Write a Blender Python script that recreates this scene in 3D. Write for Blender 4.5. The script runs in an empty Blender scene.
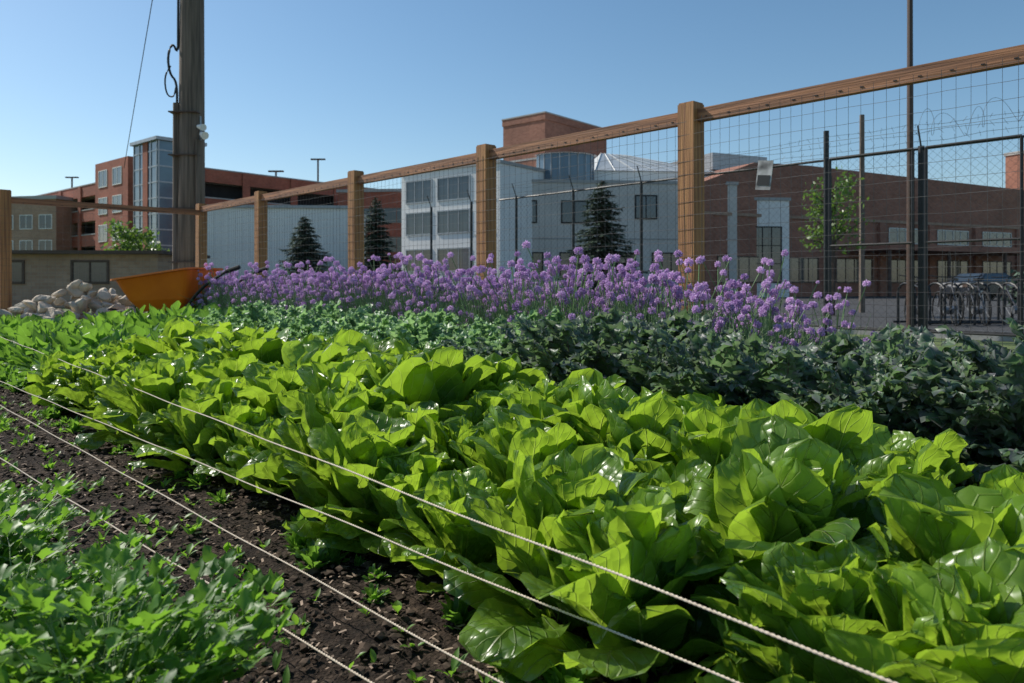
import bpy, math, random
import numpy as np
from mathutils import Vector, Matrix
random.seed(7); rng=np.random.default_rng(7)
R=random.uniform
scene=bpy.context.scene
coll=scene.collection
scene.view_settings.view_transform='Standard'; scene.view_settings.look='None'; scene.view_settings.exposure=0
CAMH=0.78
SD=np.array([-.6886,.7253]); ND=np.array([.7253,.6886])
BEDROT=math.atan2(.7253,-.6886)
def SN(s,n,z=0.0):
    return (SD[0]*s+ND[0]*n, SD[1]*s+ND[1]*n, z)
def BX(px,Y):  # bearing -> metres to the side at distance Y
    return (px-512)/750*Y
def HZ(py,Y): return CAMH+(285-py)/750*Y

# ------------------------------------------------------------ materials
def newmat(name):
    m=bpy.data.materials.new(name); m.use_nodes=True
    nt=m.node_tree; nt.nodes.clear()
    return m,nt
def N(nt,t,**k):
    n=nt.nodes.new(t)
    for a,b in k.items(): setattr(n,a,b)
    return n
def ramp(nt,fac,stops):
    r=N(nt,'ShaderNodeValToRGB'); e=r.color_ramp.elements
    while len(e)>1: e.remove(e[-1])
    e[0].position=stops[0][0]; e[0].color=(*stops[0][1],1)
    for p,c in stops[1:]:
        x=e.new(p); x.color=(*c,1)
    nt.links.new(fac,r.inputs['Fac']); return r.outputs['Color']
def mix(nt,a,b,f,bt='MIX'):
    m=N(nt,'ShaderNodeMix',data_type='RGBA',blend_type=bt)
    for sock,v in ((m.inputs['Factor'],f),(m.inputs['A'],a),(m.inputs['B'],b)):
        if isinstance(v,(int,float)): sock.default_value=v
        elif isinstance(v,tuple): sock.default_value=(*v,1) if len(v)==3 else v
        else: nt.links.new(v,sock)
    return m.outputs['Result']
def math_(nt,op,a,b=0.0,clamp=False):
    m=N(nt,'ShaderNodeMath',operation=op,use_clamp=clamp)
    for i,v in enumerate((a,b)):
        if isinstance(v,(int,float)): m.inputs[i].default_value=v
        else: nt.links.new(v,m.inputs[i])
    return m.outputs[0]
def simple(name,c1,c2=None,scale=5,rough=.7,metal=0,bump=.0,bscale=None,stretch=None,detail=6,spec=.5,coord='Object'):
    m,nt=newmat(name); L=nt.links
    out=N(nt,'ShaderNodeOutputMaterial'); p=N(nt,'ShaderNodeBsdfPrincipled')
    L.new(p.outputs[0],out.inputs[0])
    p.inputs['Roughness'].default_value=rough; p.inputs['Metallic'].default_value=metal
    p.inputs['Specular IOR Level'].default_value=spec
    tc=N(nt,'ShaderNodeTexCoord'); mp=N(nt,'ShaderNodeMapping')
    if stretch: mp.inputs['Scale'].default_value=stretch
    L.new(tc.outputs[coord],mp.inputs[0])
    nz=N(nt,'ShaderNodeTexNoise'); nz.inputs['Scale'].default_value=scale; nz.inputs['Detail'].default_value=detail
    L.new(mp.outputs[0],nz.inputs['Vector'])
    c2=c2 or tuple(x*.7 for x in c1)
    col=ramp(nt,nz.outputs['Fac'],[(.3,c2),(.7,c1)])
    L.new(col,p.inputs['Base Color'])
    if bump:
        n2=N(nt,'ShaderNodeTexNoise'); n2.inputs['Scale'].default_value=bscale or scale*4; n2.inputs['Detail'].default_value=6
        L.new(mp.outputs[0],n2.inputs['Vector'])
        b=N(nt,'ShaderNodeBump'); b.inputs['Strength'].default_value=bump; b.inputs['Distance'].default_value=.02
        L.new(n2.outputs['Fac'],b.inputs['Height']); L.new(b.outputs[0],p.inputs['Normal'])
    return m
def leafmat(name,dark,light,rib,trans,tw=.45,rough=.38,bscale=55,bump=.0,veins=True,edge=None,spec=.5):
    m,nt=newmat(name); L=nt.links
    out=N(nt,'ShaderNodeOutputMaterial')
    uv=N(nt,'ShaderNodeUVMap'); sp=N(nt,'ShaderNodeSeparateXYZ'); L.new(uv.outputs[0],sp.inputs[0])
    au=math_(nt,'ABSOLUTE',math_(nt,'MULTIPLY',math_(nt,'SUBTRACT',sp.outputs[0],.5),2.0))
    at=N(nt,'ShaderNodeAttribute',attribute_name='tint')
    oi=N(nt,'ShaderNodeObjectInfo')
    tc=N(nt,'ShaderNodeTexCoord')
    nz=N(nt,'ShaderNodeTexNoise'); nz.inputs['Scale'].default_value=14; nz.inputs['Detail'].default_value=2
    L.new(tc.outputs['Object'],nz.inputs['Vector'])
    f=math_(nt,'ADD',math_(nt,'MULTIPLY',at.outputs['Fac'],.6),math_(nt,'MULTIPLY',oi.outputs['Random'],.25))
    f=math_(nt,'ADD',f,math_(nt,'MULTIPLY',math_(nt,'SUBTRACT',nz.outputs['Fac'],.45),.9),True)
    col=mix(nt,dark,light,f)
    if edge: 
        ef=math_(nt,'MULTIPLY',math_(nt,'POWER',au,2.0),math_(nt,'MULTIPLY',nz.outputs['Fac'],1.3),True)
        col=mix(nt,col,edge,ef)
    if veins:
        ribw=math_(nt,'SUBTRACT',.075,math_(nt,'MULTIPLY',sp.outputs[1],.055))
        rm=math_(nt,'SUBTRACT',1.0,math_(nt,'DIVIDE',au,ribw),True)
        vv=math_(nt,'FRACT',math_(nt,'SUBTRACT',math_(nt,'MULTIPLY',sp.outputs[1],8.0),math_(nt,'MULTIPLY',au,2.6)))
        vm=math_(nt,'SUBTRACT',1.0,math_(nt,'DIVIDE',math_(nt,'ABSOLUTE',math_(nt,'SUBTRACT',vv,.5)),.07),True)
        allv=math_(nt,'MAXIMUM',rm,math_(nt,'MULTIPLY',vm,.35))
        col=mix(nt,col,rib,allv)
    p=N(nt,'ShaderNodeBsdfPrincipled'); p.inputs['Roughness'].default_value=rough; p.inputs['Specular IOR Level'].default_value=spec
    t=N(nt,'ShaderNodeBsdfTranslucent'); 
    if bump:
        vo=N(nt,'ShaderNodeTexVoronoi'); vo.inputs['Scale'].default_value=bscale
        L.new(tc.outputs['Object'],vo.inputs['Vector'])
        h=math_(nt,'ADD',math_(nt,'MULTIPLY',vo.outputs['Distance'],-1.0),math_(nt,'MULTIPLY',allv,-.8))
        b=N(nt,'ShaderNodeBump'); b.inputs['Strength'].default_value=bump; b.inputs['Distance'].default_value=.009
        L.new(h,b.inputs['Height']); L.new(b.outputs[0],p.inputs['Normal']); L.new(b.outputs[0],t.inputs['Normal'])
    L.new(col,p.inputs['Base Color'])
    tcol=mix(nt,trans,mix(nt,col,(2.2,2.2,1.6),1.0,'MULTIPLY'),.5)
    L.new(tcol,t.inputs['Color'])
    ms=N(nt,'ShaderNodeMixShader'); ms.inputs[0].default_value=tw
    L.new(p.outputs[0],ms.inputs[1]); L.new(t.outputs[0],ms.inputs[2]); L.new(ms.outputs[0],out.inputs[0])
    return m
def brickmat(name,c1,c2,mortar,scale=4.0):
    m,nt=newmat(name); L=nt.links
    out=N(nt,'ShaderNodeOutputMaterial'); p=N(nt,'ShaderNodeBsdfPrincipled'); L.new(p.outputs[0],out.inputs[0])
    tc=N(nt,'ShaderNodeTexCoord'); sp=N(nt,'ShaderNodeSeparateXYZ'); L.new(tc.outputs['Object'],sp.inputs[0])
    cb=N(nt,'ShaderNodeCombineXYZ'); L.new(math_(nt,'ADD',sp.outputs[0],sp.outputs[1]),cb.inputs[0]); L.new(sp.outputs[2],cb.inputs[1])
    br=N(nt,'ShaderNodeTexBrick'); br.inputs['Scale'].default_value=scale
    br.inputs['Color1'].default_value=(*c1,1); br.inputs['Color2'].default_value=(*c2,1); br.inputs['Mortar'].default_value=(*mortar,1)
    br.inputs['Mortar Size'].default_value=.012
    L.new(cb.outputs[0],br.inputs['Vector'])
    nz=N(nt,'ShaderNodeTexNoise'); nz.inputs['Scale'].default_value=.4; nz.inputs['Detail'].default_value=5; L.new(tc.outputs['Object'],nz.inputs['Vector'])
    v=ramp(nt,nz.outputs['Fac'],[(.3,(.75,.75,.75)),(.7,(1.1,1.1,1.1))])
    L.new(mix(nt,br.outputs['Color'],v,1.0,'MULTIPLY'),p.inputs['Base Color']); p.inputs['Roughness'].default_value=.85
    return m

M={}
M['lettuce']=leafmat('lettuce_leaf',(.042,.12,.016),(.25,.40,.045),(.40,.52,.17),(.50,.68,.04),tw=.46,rough=.31,bscale=34,bump=1.0,spec=.65)
M['greens']=leafmat('greens_leaf',(.04,.12,.022),(.13,.27,.04),(.25,.38,.14),(.32,.56,.05),tw=.42,rough=.42)
M['kale']=leafmat('kale_leaf',(.055,.11,.065),(.16,.26,.14),(.28,.22,.25),(.20,.38,.10),tw=.33,rough=.42,edge=(.15,.12,.17))
M['curly']=leafmat('curly_kale_leaf',(.11,.21,.115),(.31,.46,.25),(.38,.48,.32),(.35,.6,.18),tw=.38,rough=.42)
M['herb']=leafmat('herb_leaf',(.045,.13,.018),(.15,.30,.04),(.16,.26,.08),(.35,.62,.045),tw=.44,rough=.45,veins=False)
M['stem']=simple('green_stem',(.18,.28,.08),(.09,.17,.045),8,.5)
M['stem_purple']=simple('purple_stem',(.22,.12,.17),(.13,.13,.09),8,.5)
M['chive']=simple('chive_blade',(.19,.31,.12),(.09,.18,.065),6,.45)
M['petal']=leafmat('chive_petal',(.42,.27,.54),(.75,.60,.85),(.7,.5,.75),(.76,.60,.88),tw=.38,rough=.6,veins=False)
M['needle']=simple('conifer_needle',(.09,.14,.08),(.035,.065,.045),2,.7)
M['treeleaf']=leafmat('tree_leaf',(.07,.13,.03),(.12,.21,.04),(.1,.2,.05),(.22,.36,.04),tw=.35,veins=False)
M['bark']=simple('bark',(.12,.08,.055),(.06,.04,.03),6,.9,bump=.5)
M['wood']=simple('cedar_wood',(.54,.27,.10),(.20,.085,.035),2.6,.75,bump=.3,bscale=6,stretch=(16,16,.45))
M['rail']=simple('cedar_rail_wood',(.46,.21,.10),(.12,.055,.03),2.6,.75,bump=.3,bscale=6,stretch=(.45,16,16))
M['polewood']=simple('pole_wood',(.24,.18,.14),(.09,.07,.055),3,.9,bump=.8,bscale=6,stretch=(8,8,.35))
M['wire']=simple('mesh_wire',(.20,.18,.17),(.09,.08,.07),3,.45,metal=.5)
M['black']=simple('black_steel',(.018,.018,.02),(.01,.01,.011),3,.5)
M['chainwire']=simple('chain_wire',(.05,.05,.052),(.03,.03,.03),3,.5)
M['steel']=simple('galvanised_steel',(.4,.41,.43),(.28,.29,.3),5,.45,metal=.7)
M['brown_steel']=simple('brown_steel',(.09,.05,.035),(.06,.035,.025),4,.6)
M['twine']=simple('twine',(.80,.70,.56),(.55,.45,.34),200,.9)
M['orange']=simple('orange_plastic',(.90,.20,.012),(.78,.15,.012),3,.35)
M['rubber']=simple('rubber',(.02,.02,.02),None,5,.8)
M['stone']=simple('pale_stone',(.68,.57,.44),(.42,.33,.24),6,.85,bump=.6)
M['grass']=simple('lawn',(.15,.19,.06),(.07,.11,.03),3,.9,bump=.9,bscale=60)
M['asphalt']=simple('asphalt',(.055,.053,.053),(.035,.035,.036),4,.9,bump=.3,bscale=80)
M['concrete']=simple('concrete',(.42,.41,.39),(.33,.32,.31),1.2,.85)
M['white']=simple('white_panel',(.84,.82,.78),(.74,.72,.69),.6,.6)
M['grey']=simple('grey_stucco',(.62,.58,.53),(.50,.47,.43),.5,.85)
M['paleroof']=simple('metal_roof',(.55,.58,.60),(.45,.48,.5),.8,.4)
M['brick']=brickmat('red_brick',(.42,.12,.07),(.31,.085,.05),(.30,.19,.14),2.0)
M['brownbrick']=brickmat('brown_brick',(.37,.16,.105),(.28,.115,.075),(.30,.19,.14),2.0)
M['tanbrick']=brickmat('tan_brick',(.42,.27,.19),(.35,.21,.14),(.36,.3,.24),2.0)
M['glass']=simple('window_glass',(.05,.07,.09),(.03,.04,.05),.6,.08,spec=.9)
M['blueglass']=simple('curtain_glass',(.10,.16,.22),(.06,.10,.14),.6,.1,spec=.9)
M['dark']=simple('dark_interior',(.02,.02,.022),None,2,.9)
M['poster']=simple('poster_print',(.7,.7,.68),(.015,.015,.015),9,.6,detail=2)
M['carpaint']=simple('car_paint_dark',(.03,.035,.045),None,1,.25)
M['carpaint2']=simple('bike_paint',(.10,.10,.11),None,1,.3,metal=.4)

# soil
m,nt=newmat('soil'); L=nt.links
out=N(nt,'ShaderNodeOutputMaterial'); p=N(nt,'ShaderNodeBsdfPrincipled'); L.new(p.outputs[0],out.inputs[0]); p.inputs['Roughness'].default_value=.95; p.inputs['Specular IOR Level'].default_value=.2
tc=N(nt,'ShaderNodeTexCoord'); nz=N(nt,'ShaderNodeTexNoise'); nz.inputs['Scale'].default_value=28; nz.inputs['Detail'].default_value=10; nz.inputs['Roughness'].default_value=.7
L.new(tc.outputs['Object'],nz.inputs['Vector'])
n3=N(nt,'ShaderNodeTexNoise'); n3.inputs['Scale'].default_value=2.2; n3.inputs['Detail'].default_value=4; L.new(tc.outputs['Object'],n3.inputs['Vector'])
c=ramp(nt,nz.outputs['Fac'],[(.3,(.011,.008,.006)),(.5,(.034,.024,.017)),(.68,(.095,.070,.052)),(.8,(.20,.155,.12))])
v=ramp(nt,n3.outputs['Fac'],[(.3,(.6,.6,.6)),(.7,(1.3,1.22,1.15))])
L.new(mix(nt,c,v,1.0,'MULTIPLY'),p.inputs['Base Color'])
vo=N(nt,'ShaderNodeTexVoronoi'); vo.inputs['Scale'].default_value=90; L.new(tc.outputs['Object'],vo.inputs['Vector'])
b=N(nt,'ShaderNodeBump'); b.inputs['Strength'].default_value=1; b.inputs['Distance'].default_value=.014
L.new(math_(nt,'ADD',nz.outputs['Fac'],math_(nt,'MULTIPLY',vo.outputs['Distance'],.5)),b.inputs['Height']); L.new(b.outputs[0],p.inputs['Normal'])
M['soil']=m
M['clod']=simple('soil_clod',(.11,.078,.056),(.03,.022,.015),40,.95,spec=.2)
M['chip']=simple('wood_chip',(.44,.33,.24),(.19,.13,.09),30,.9)

# ------------------------------------------------------------ mesh builder
class MB:
    def __init__(s): s.v=[];s.f=[];s.uv=[];s.t=[];s.mi=[];s.n=0;s.mats=[]
    def mat(s,k):
        if k not in s.mats: s.mats.append(k)
        return s.mats.index(k)
    def add(s,verts,faces,mat,uv=None,tint=.5):
        verts=np.asarray(verts,float).reshape(-1,3)
        s.v.append(verts); o=s.n
        mi=s.mat(mat)
        for f in faces: s.f.append([i+o for i in f]); s.mi.append(mi)
        s.uv.append(np.asarray(uv,float) if uv is not None else np.full((len(verts),2),.5))
        s.t.append(np.full(len(verts),tint)); s.n+=len(verts)
    def box(s,x0,x1,y0,y1,z0,z1,mat):
        v=[(x,y,z) for z in (z0,z1) for y in (y0,y1) for x in (x0,x1)]
        s.add(v,[(0,2,3,1),(4,5,7,6),(0,1,5,4),(2,6,7,3),(0,4,6,2),(1,3,7,5)],mat)
    def tube(s,pts,rad,mat,k=6,tint=.5,cap=True):
        pts=[Vector(p) for p in pts]; n=len(pts)
        if not hasattr(rad,'__len__'): rad=[rad]*n
        V=[]
        for i,p in enumerate(pts):
            t=(pts[min(i+1,n-1)]-pts[max(i-1,0)]).normalized()
            a=Vector((0,0,1)) if abs(t.z)<.9 else Vector((1,0,0))
            u=t.cross(a).normalized(); w=t.cross(u)
            for j in range(k):
                an=2*math.pi*j/k; V.append(p+(u*math.cos(an)+w*math.sin(an))*rad[i])
        F=[(i*k+j,i*k+(j+1)%k,(i+1)*k+(j+1)%k,(i+1)*k+j) for i in range(n-1) for j in range(k)]
        if cap: F.append(tuple(range(k))[::-1]); F.append(tuple((n-1)*k+j for j in range(k)))
        s.add(V,F,mat,None,tint)
    def mesh(s,name,smooth=False):
        me=bpy.data.meshes.new(name)
        V=np.concatenate(s.v); me.from_pydata(V.tolist(),[],s.f)
        UV=np.concatenate(s.uv); li=np.zeros(len(me.loops),dtype=np.int32); me.loops.foreach_get('vertex_index',li)
        ul=me.uv_layers.new(name='UVMap'); ul.data.foreach_set('uv',UV[li].astype(np.float32).ravel())
        at=me.attributes.new('tint','FLOAT','POINT'); at.data.foreach_set('value',np.concatenate(s.t).astype(np.float32))
        for k in s.mats: me.materials.append(M[k])
        me.polygons.foreach_set('material_index',np.array(s.mi,dtype=np.int32))
        me.polygons.foreach_set('use_smooth',np.full(len(s.f),smooth))
        me.update(); return me
    def obj(s,name,parent=None,loc=(0,0,0),rot=0,smooth=False):
        return inst(name,s.mesh(name,smooth),parent,loc,rot)
def inst(name,me,parent=None,loc=(0,0,0),rot=0,sc=1,tilt=(0,0)):
    o=bpy.data.objects.new(name,me); coll.objects.link(o); o.location=loc; o.rotation_euler=(tilt[0],tilt[1],rot)
    o.scale=(sc,sc,sc) if not hasattr(sc,'__len__') else sc
    if parent: o.parent=parent
    return o
def empty(name,loc=(0,0,0),rot=0):
    o=bpy.data.objects.new(name,None); coll.objects.link(o); o.location=loc; o.rotation_euler=(0,0,rot); o.empty_display_size=.1; return o
def smooth_path(p,n=2):
    p=[np.array(q,float) for q in p]
    for _ in range(n):
        q=[p[0]]
        for a,b in zip(p[:-1],p[1:]): q+=[a*.75+b*.25,a*.25+b*.75]
        q.append(p[-1]); p=q
    return p

# ------------------------------------------------------------ leaf
def leaf(mb,base,az,Ln,W,th0,bend,cup,ruff,rf,kind,mat,nu=8,nv=12,tint=.5,side_lean=0,blist=.0,lobe=0,lf=5,curl=0,rump=0,fold=0):
    v=np.linspace(0,1,nv+1)
    th=th0+bend*v**1.4+curl*v**5; ds=Ln/nv
    thm=(th[1:]+th[:-1])/2
    r=np.concatenate([[0],np.cumsum(np.sin(thm)*ds)]); z=np.concatenate([[0],np.cumsum(np.cos(thm)*ds)])
    o=np.array([math.cos(az),math.sin(az),0]); sd=np.array([-math.sin(az),math.cos(az),0]); up=np.array([0,0,1.])
    if kind=='lettuce':
        bl=np.clip((v-.18)/.82,0,1)
        w=W/2*np.maximum(1.0*np.sqrt(np.clip(1-(2*bl-1.0)**2,0,1))**.8*(.85+.25*bl), .13+.1*v)*(1-np.clip((v-.97)/.03,0,1)*.6)
    elif kind=='oval': w=W/2*(np.sin(np.pi*np.clip((v-.25)/.75,0,1)**.8)+.07*(1-v))
    elif kind=='arug': w=W/2*(np.clip((v-.2)/.8,0,1)**.8*np.sqrt(np.clip(1-v**3.5,0,1))*1.3+.06)
    w=np.maximum(w,W*.015)
    u=np.linspace(-1,1,nu+1)
    U,Vv=np.meshgrid(u,v); Wd=w[:,None]
    ph=R(0,6.28); p2=R(0,6.28); p3=R(0,6.28)
    if lobe: Wd=Wd*(1+lobe*np.sin(2*np.pi*lf*Vv+ph+np.sign(U)*.8)*np.abs(U)*np.clip(Vv*3-.6,0,1))
    off=cup*Wd*U**2+fold*Wd*np.abs(U)
    off=off+ruff*W*np.abs(U)**2.2*np.sin(2*np.pi*rf*Vv+ph+np.sign(U)*1.1)*np.clip(Vv*2.2,0,1)
    off=off+ruff*.5*W*np.sin(2*np.pi*rf*.6*Vv+ph*2+U*3.)*np.clip(Vv*2-.3,0,1)*np.abs(U)**.5
    if rump: off=off+rump*W*(np.sin(U*3.1+p2+Vv*5)*np.cos(Vv*8+p3)+.5*np.sin(U*7+p3)*np.sin(Vv*15+p2+U*3))
    if blist: off=off+blist*np.sin(U*9+ph)*np.sin(Vv*19+ph*1.7+U*4)*np.clip(np.abs(U)*4,0,1)
    sh=side_lean*Ln*v**2
    lat=Wd*U*(1-.12*abs(cup)*np.abs(U))+sh[:,None]
    n=-np.cos(th)[:,None]*o[None,:]+np.sin(th)[:,None]*up[None,:]
    P=np.array(base)+r[:,None,None]*o+z[:,None,None]*up+lat[...,None]*sd+off[...,None]*n[:,None,:]
    F=[]
    k=nu+1
    for i in range(nv):
        for j in range(nu):
            a=i*k+j; F.append((a,a+1,a+k+1,a+k))
    UV=np.stack([(U+1)/2,Vv],-1).reshape(-1,2)
    mb.add(P.reshape(-1,3),F,mat,UV,tint)
def lobe_grid(mb,p,d,s_,n_,l,w,ruf,mat,tint,nu=5,nv=6):
    v=np.linspace(0,1,nv+1); u=np.linspace(-1,1,nu+1); U,V=np.meshgrid(u,v)
    prof=np.sin(np.pi*np.clip(V*.86+.10,0,1))**.7
    ph=R(0,6.28); rag=1+.25*np.sin(V*17+ph)*np.abs(U)
    off=ruf*(np.sin(V*9+ph+U*2.5)*np.abs(U)+.8*np.sin(U*5+ph)*V)-.25*l*V**2
    P=p+d*(l*V*(1+.16*np.cos(U*5+ph)))[...,None]+s_*(w/2*prof*U*rag)[...,None]+n_*off[...,None]
    k=nu+1; F=[(i*k+j,i*k+j+1,(i+1)*k+j+1,(i+1)*k+j) for i in range(nv) for j in range(nu)]
    UV=np.stack([.5+.5*U,np.clip(V,0,1)],-1).reshape(-1,2)
    mb.add(P.reshape(-1,3),F,mat,UV,tint)
GA=2.39996
def lettuce_head(i):
    mb=MB(); n=31+i%3*4
    for k in range(n):
        q=k/(n-1)
        Ln=(.175+.065*math.sin(q*3.1)+R(-.03,.03))
        th=.02+.68*q**1.05+R(-.10,.14); bd=-.2+.95*q+R(-.25,.4); cl_=R(-.5,1.6)
        if k>=n-8: th=R(.7,1.2); bd=R(.2,.6); Ln=R(.16,.24)
        zb=.06*(1-q)
        leaf(mb,(0.03*q*math.cos(k*GA),.03*q*math.sin(k*GA),0.01+zb),k*GA+R(-.3,.3),Ln*1.1,R(.12,.18)*(.8+.3*q),th,bd,
             R(-.55,.5),R(.02,.08),R(1.2,3.6),'lettuce','lettuce',12,16,tint=max(0,min(1,.9-.8*q+R(-.4,.4))),side_lean=R(-.25,.25),blist=.0028,curl=cl_,rump=.042,fold=R(.0,.3))
    return mb.mesh('lettuce_head_%d'%i,True)
def greens_plant(i,mat='greens',n=22,L0=.24):
    mb=MB()
    for k in range(n):
        q=k/(n-1)
        leaf(mb,(0,0,0),k*GA+R(-.4,.4),L0*(.75+.45*random.random()),.08+R(-.02,.03),.1+.6*q+R(-.15,.15),.2+.8*q+R(-.3,.3),
             R(-.2,.5),R(.03,.09),R(2,4),'arug' if i%2 else 'oval',mat,6,12,tint=R(.0,1),side_lean=R(-.25,.25),lobe=.28 if i%2 else .05,lf=4,rump=.03)
    return mb.mesh(mat+'_plant_%d'%i,True)
def kale_plant(i,mat='kale',Ls=.5):
    mb=MB(); n=22
    cur=mat=='curly'
    for k in range(n):
        q=k/(n-1)
        Ln=Ls*(.6+.45*q)*R(.85,1.1); az=k*GA+R(-.3,.3); th=.05+.5*q+R(-.15,.15); bd=.2+1.0*q+R(-.25,.35); tint=R(0,1)
        o=np.array([math.cos(az),math.sin(az),0]); sd=np.array([-math.sin(az),math.cos(az),0]); up=np.array([0,0,1.])
        p=np.array([0,0,.02+.16*(1-q)]); pts=[p]; lean=R(-.3,.3); K=11
        W=Ls*R(.13,.19)
        for j in range(1,K+1):
            t=j/K; a=th+bd*t**1.4
            d=math.sin(a)*o+math.cos(a)*up+lean*t*sd; d/=np.linalg.norm(d)
            nn_=-math.cos(a)*o+math.sin(a)*up
            p=p+d*Ln/K; pts.append(p)
            if t>.28:
                g=math.sin(math.pi*min(1,max(0,(t-.2)/.86)))**.7
                for sg in (-1,1):
                    ld=sd*sg*.9+d*R(.35,.75)+nn_*R(-.3,.55); ld/=np.linalg.norm(ld)
                    ls_=np.cross(ld,nn_); ls_/=np.linalg.norm(ls_); ln2=np.cross(ls_,ld)
                    lobe_grid(mb,p,ld,ls_,ln2,W*g*R(.6,1.15),Ln/K*R(1.3,2.1),R(.012,.02) if cur else R(.007,.015),mat,min(1,max(0,tint+R(-.3,.3))))
        ls_=np.cross(d,nn_); lobe_grid(mb,p-d*.01,d,ls_,nn_,W*.7,W*.8,.012,mat,tint)
        mb.tube(pts,[.0045]*4+[.0035]*4+[.0018]*(len(pts)-8),'stem' if cur else 'stem_purple',4,cap=False)
    mb.tube([(0,0,0),(0.005,0,.18)],[.014,.01],'stem' if cur else 'stem_purple')
    return mb.mesh(mat+'_plant_%d'%i,True)
def herb_plant(i,H=.27):
    mb=MB()
    for k in range(32):
        az=R(0,6.28); th=R(.02,.75); Ln=H*R(.55,1.15)
        pts=[];
        p=np.array([R(-.02,.02),R(-.02,.02),0.]); d=np.array([math.sin(th)*math.cos(az),math.sin(th)*math.sin(az),math.cos(th)])
        for j in range(5):
            pts.append(p.copy()); p=p+d*Ln/4; d=d+np.array([math.cos(az)*.08,math.sin(az)*.08,-.06]); d/=np.linalg.norm(d)
        mb.tube(pts,[.0024,.0022,.0018,.0014,.001],'stem',4)
        tint=R(0,1)
        for j in (1,2,3,4):
            for sgn in ((-1,1) if j<4 else (-1,0,1)):
                a2=az+sgn*R(.7,1.2)
                lb=pts[j]
                pl=.02*R(.6,1.8)
                b2=(lb[0]+math.cos(a2)*pl,lb[1]+math.sin(a2)*pl,lb[2]+.01)
                mb.tube([lb,b2],[.001,.0007],'stem',3,cap=False)
                for t in (-.8,0,.8):
                    leaf(mb,b2,a2+t+R(-.2,.2),R(.026,.046),R(.015,.025),R(.3,1.2),R(0,.7),R(-.2,.4),.08,2,'oval','herb',4,6,tint=min(1,max(0,tint+R(-.3,.3))),lobe=.5,lf=3)
    return mb.mesh('herb_plant_%d'%i,True)
def chive_tuft(i):
    mb=MB()
    for k in range(85):
        az=R(0,6.28); rr=R(0,.09); H=R(.42,.76); ln=R(0,.30)
        b=Vector((math.cos(az)*rr,math.sin(az)*rr,0)); pts=[];az2=az+R(-.7,.7)
        bend=R(0,.6)**2*1.5
        for j in range(6):
            t=j/5; pts.append(b+Vector((math.cos(az2)*(ln*t+bend*t*t*t)*H*.8,math.sin(az2)*(ln*t+bend*t*t*t)*H*.8,H*t*(1-.35*bend*t*t))))
        mb.tube(pts,[.0038,.0038,.0034,.003,.0022,.0006],'chive',4,cap=False)
    nfl=(20,25,18,28,22)[i]
    for k in range(nfl):
        az=R(0,6.28); rr=R(0,.08); H=R(.50,.87) if random.random()<.93 else R(.87,1.03); ln=R(.02,.5)
        b=Vector((math.cos(az)*rr,math.sin(az)*rr,0)); pts=[]
        for j in range(5):
            t=j/4; pts.append(b+Vector((math.cos(az)*ln*t*t*H*.7,math.sin(az)*ln*t*t*H*.7,H*t*(1-.05*t))))
        mb.tube(pts,.003,'chive',4,cap=False)
        c=pts[-1]; rad=R(.021,.030) if random.random()<.88 else R(.008,.014); tn=R(0,1)
        nf=50
        F=[];Vs=[]
        for q in range(nf):
            zz=1-1.85*(q+.5)/nf; r0=math.sqrt(max(0,1-zz*zz)); a=q*GA
            d=Vector((r0*math.cos(a),r0*math.sin(a),zz*.9)); d=(d+Vector((R(-.15,.15),R(-.15,.15),R(-.15,.15)))).normalized()
            s1=d.cross(Vector((.3,.2,.9))).normalized(); s2=d.cross(s1)
            o=len(Vs); rl=rad*R(.85,1.15); w=rad*.19
            base=c+d*rad*.35; mid=c+d*rl*.78; tip=c+d*rl*1.08
            Vs+=[base,mid+s1*w,mid+s2*w,mid-s1*w,mid-s2*w,tip]
            F+=[(o,o+1,o+2),(o,o+2,o+3),(o,o+3,o+4),(o,o+4,o+1),(o+5,o+2,o+1),(o+5,o+3,o+2),(o+5,o+4,o+3),(o+5,o+1,o+4)]
        mb.add([tuple(x) for x in Vs],F,'petal',None,tn)
    return mb.mesh('chive_tuft_%d'%i,False)

# ------------------------------------------------------------ ground
mb=MB(); S=900
mb.add([(-S,-S,-.04),(S,-S,-.04),(S,S,-.04),(-S,S,-.04)],[(0,1,2,3)],'grass'); mb.obj('ground')
def sheet(name,mat,pts,z):
    mb=MB(); mb.add([(*p[:2],z) for p in pts],[tuple(range(len(pts)))],mat); return mb.obj(name)
sheet('parking_lot_asphalt','asphalt',[SN(-40,13.0),SN(-40,70),SN(60,70),SN(60,13.0)],-.03)
sheet('gravel_path','concrete',[SN(13.2,-8),SN(13.2,12.9),SN(17,12.9),SN(17,-8)],-.034)
def gridsheet(name,mat,s0,s1,n0,n1,step,amp,z):
    ns=int((s1-s0)/step); nn=int((n1-n0)/step)
    s=np.linspace(s0,s1,ns+1); n=np.linspace(n0,n1,nn+1)
    A,B=np.meshgrid(s,n,indexing='ij')
    h=np.zeros_like(A)
    for f,a in ((3,.5),(7,.35),(17,.28),(37,.2),(71,.14)):
        for _ in range(4):
            an=R(0,6.28); ph=R(0,6.28)
            h+=a*np.sin((A*math.cos(an)+B*math.sin(an))*f+ph+1.3*np.sin(A*f*.37+ph)+1.1*np.cos(B*f*.41))/2
    h+=rng.normal(0,.25,h.shape)
    X=SD[0]*A+ND[0]*B; Y=SD[1]*A+ND[1]*B
    P=np.stack([X,Y,z+amp*h],-1).reshape(-1,3)
    k=nn+1
    F=[(i*k+j,i*k+j+1,(i+1)*k+j+1,(i+1)*k+j) for i in range(ns) for j in range(nn)]
    mb=MB(); mb.add(P,F,mat); return mb.obj(name,smooth=True)
gridsheet('garden_soil','soil',-1.5,12.7,-2.0,4.95,.05,.008,-.005)
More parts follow.
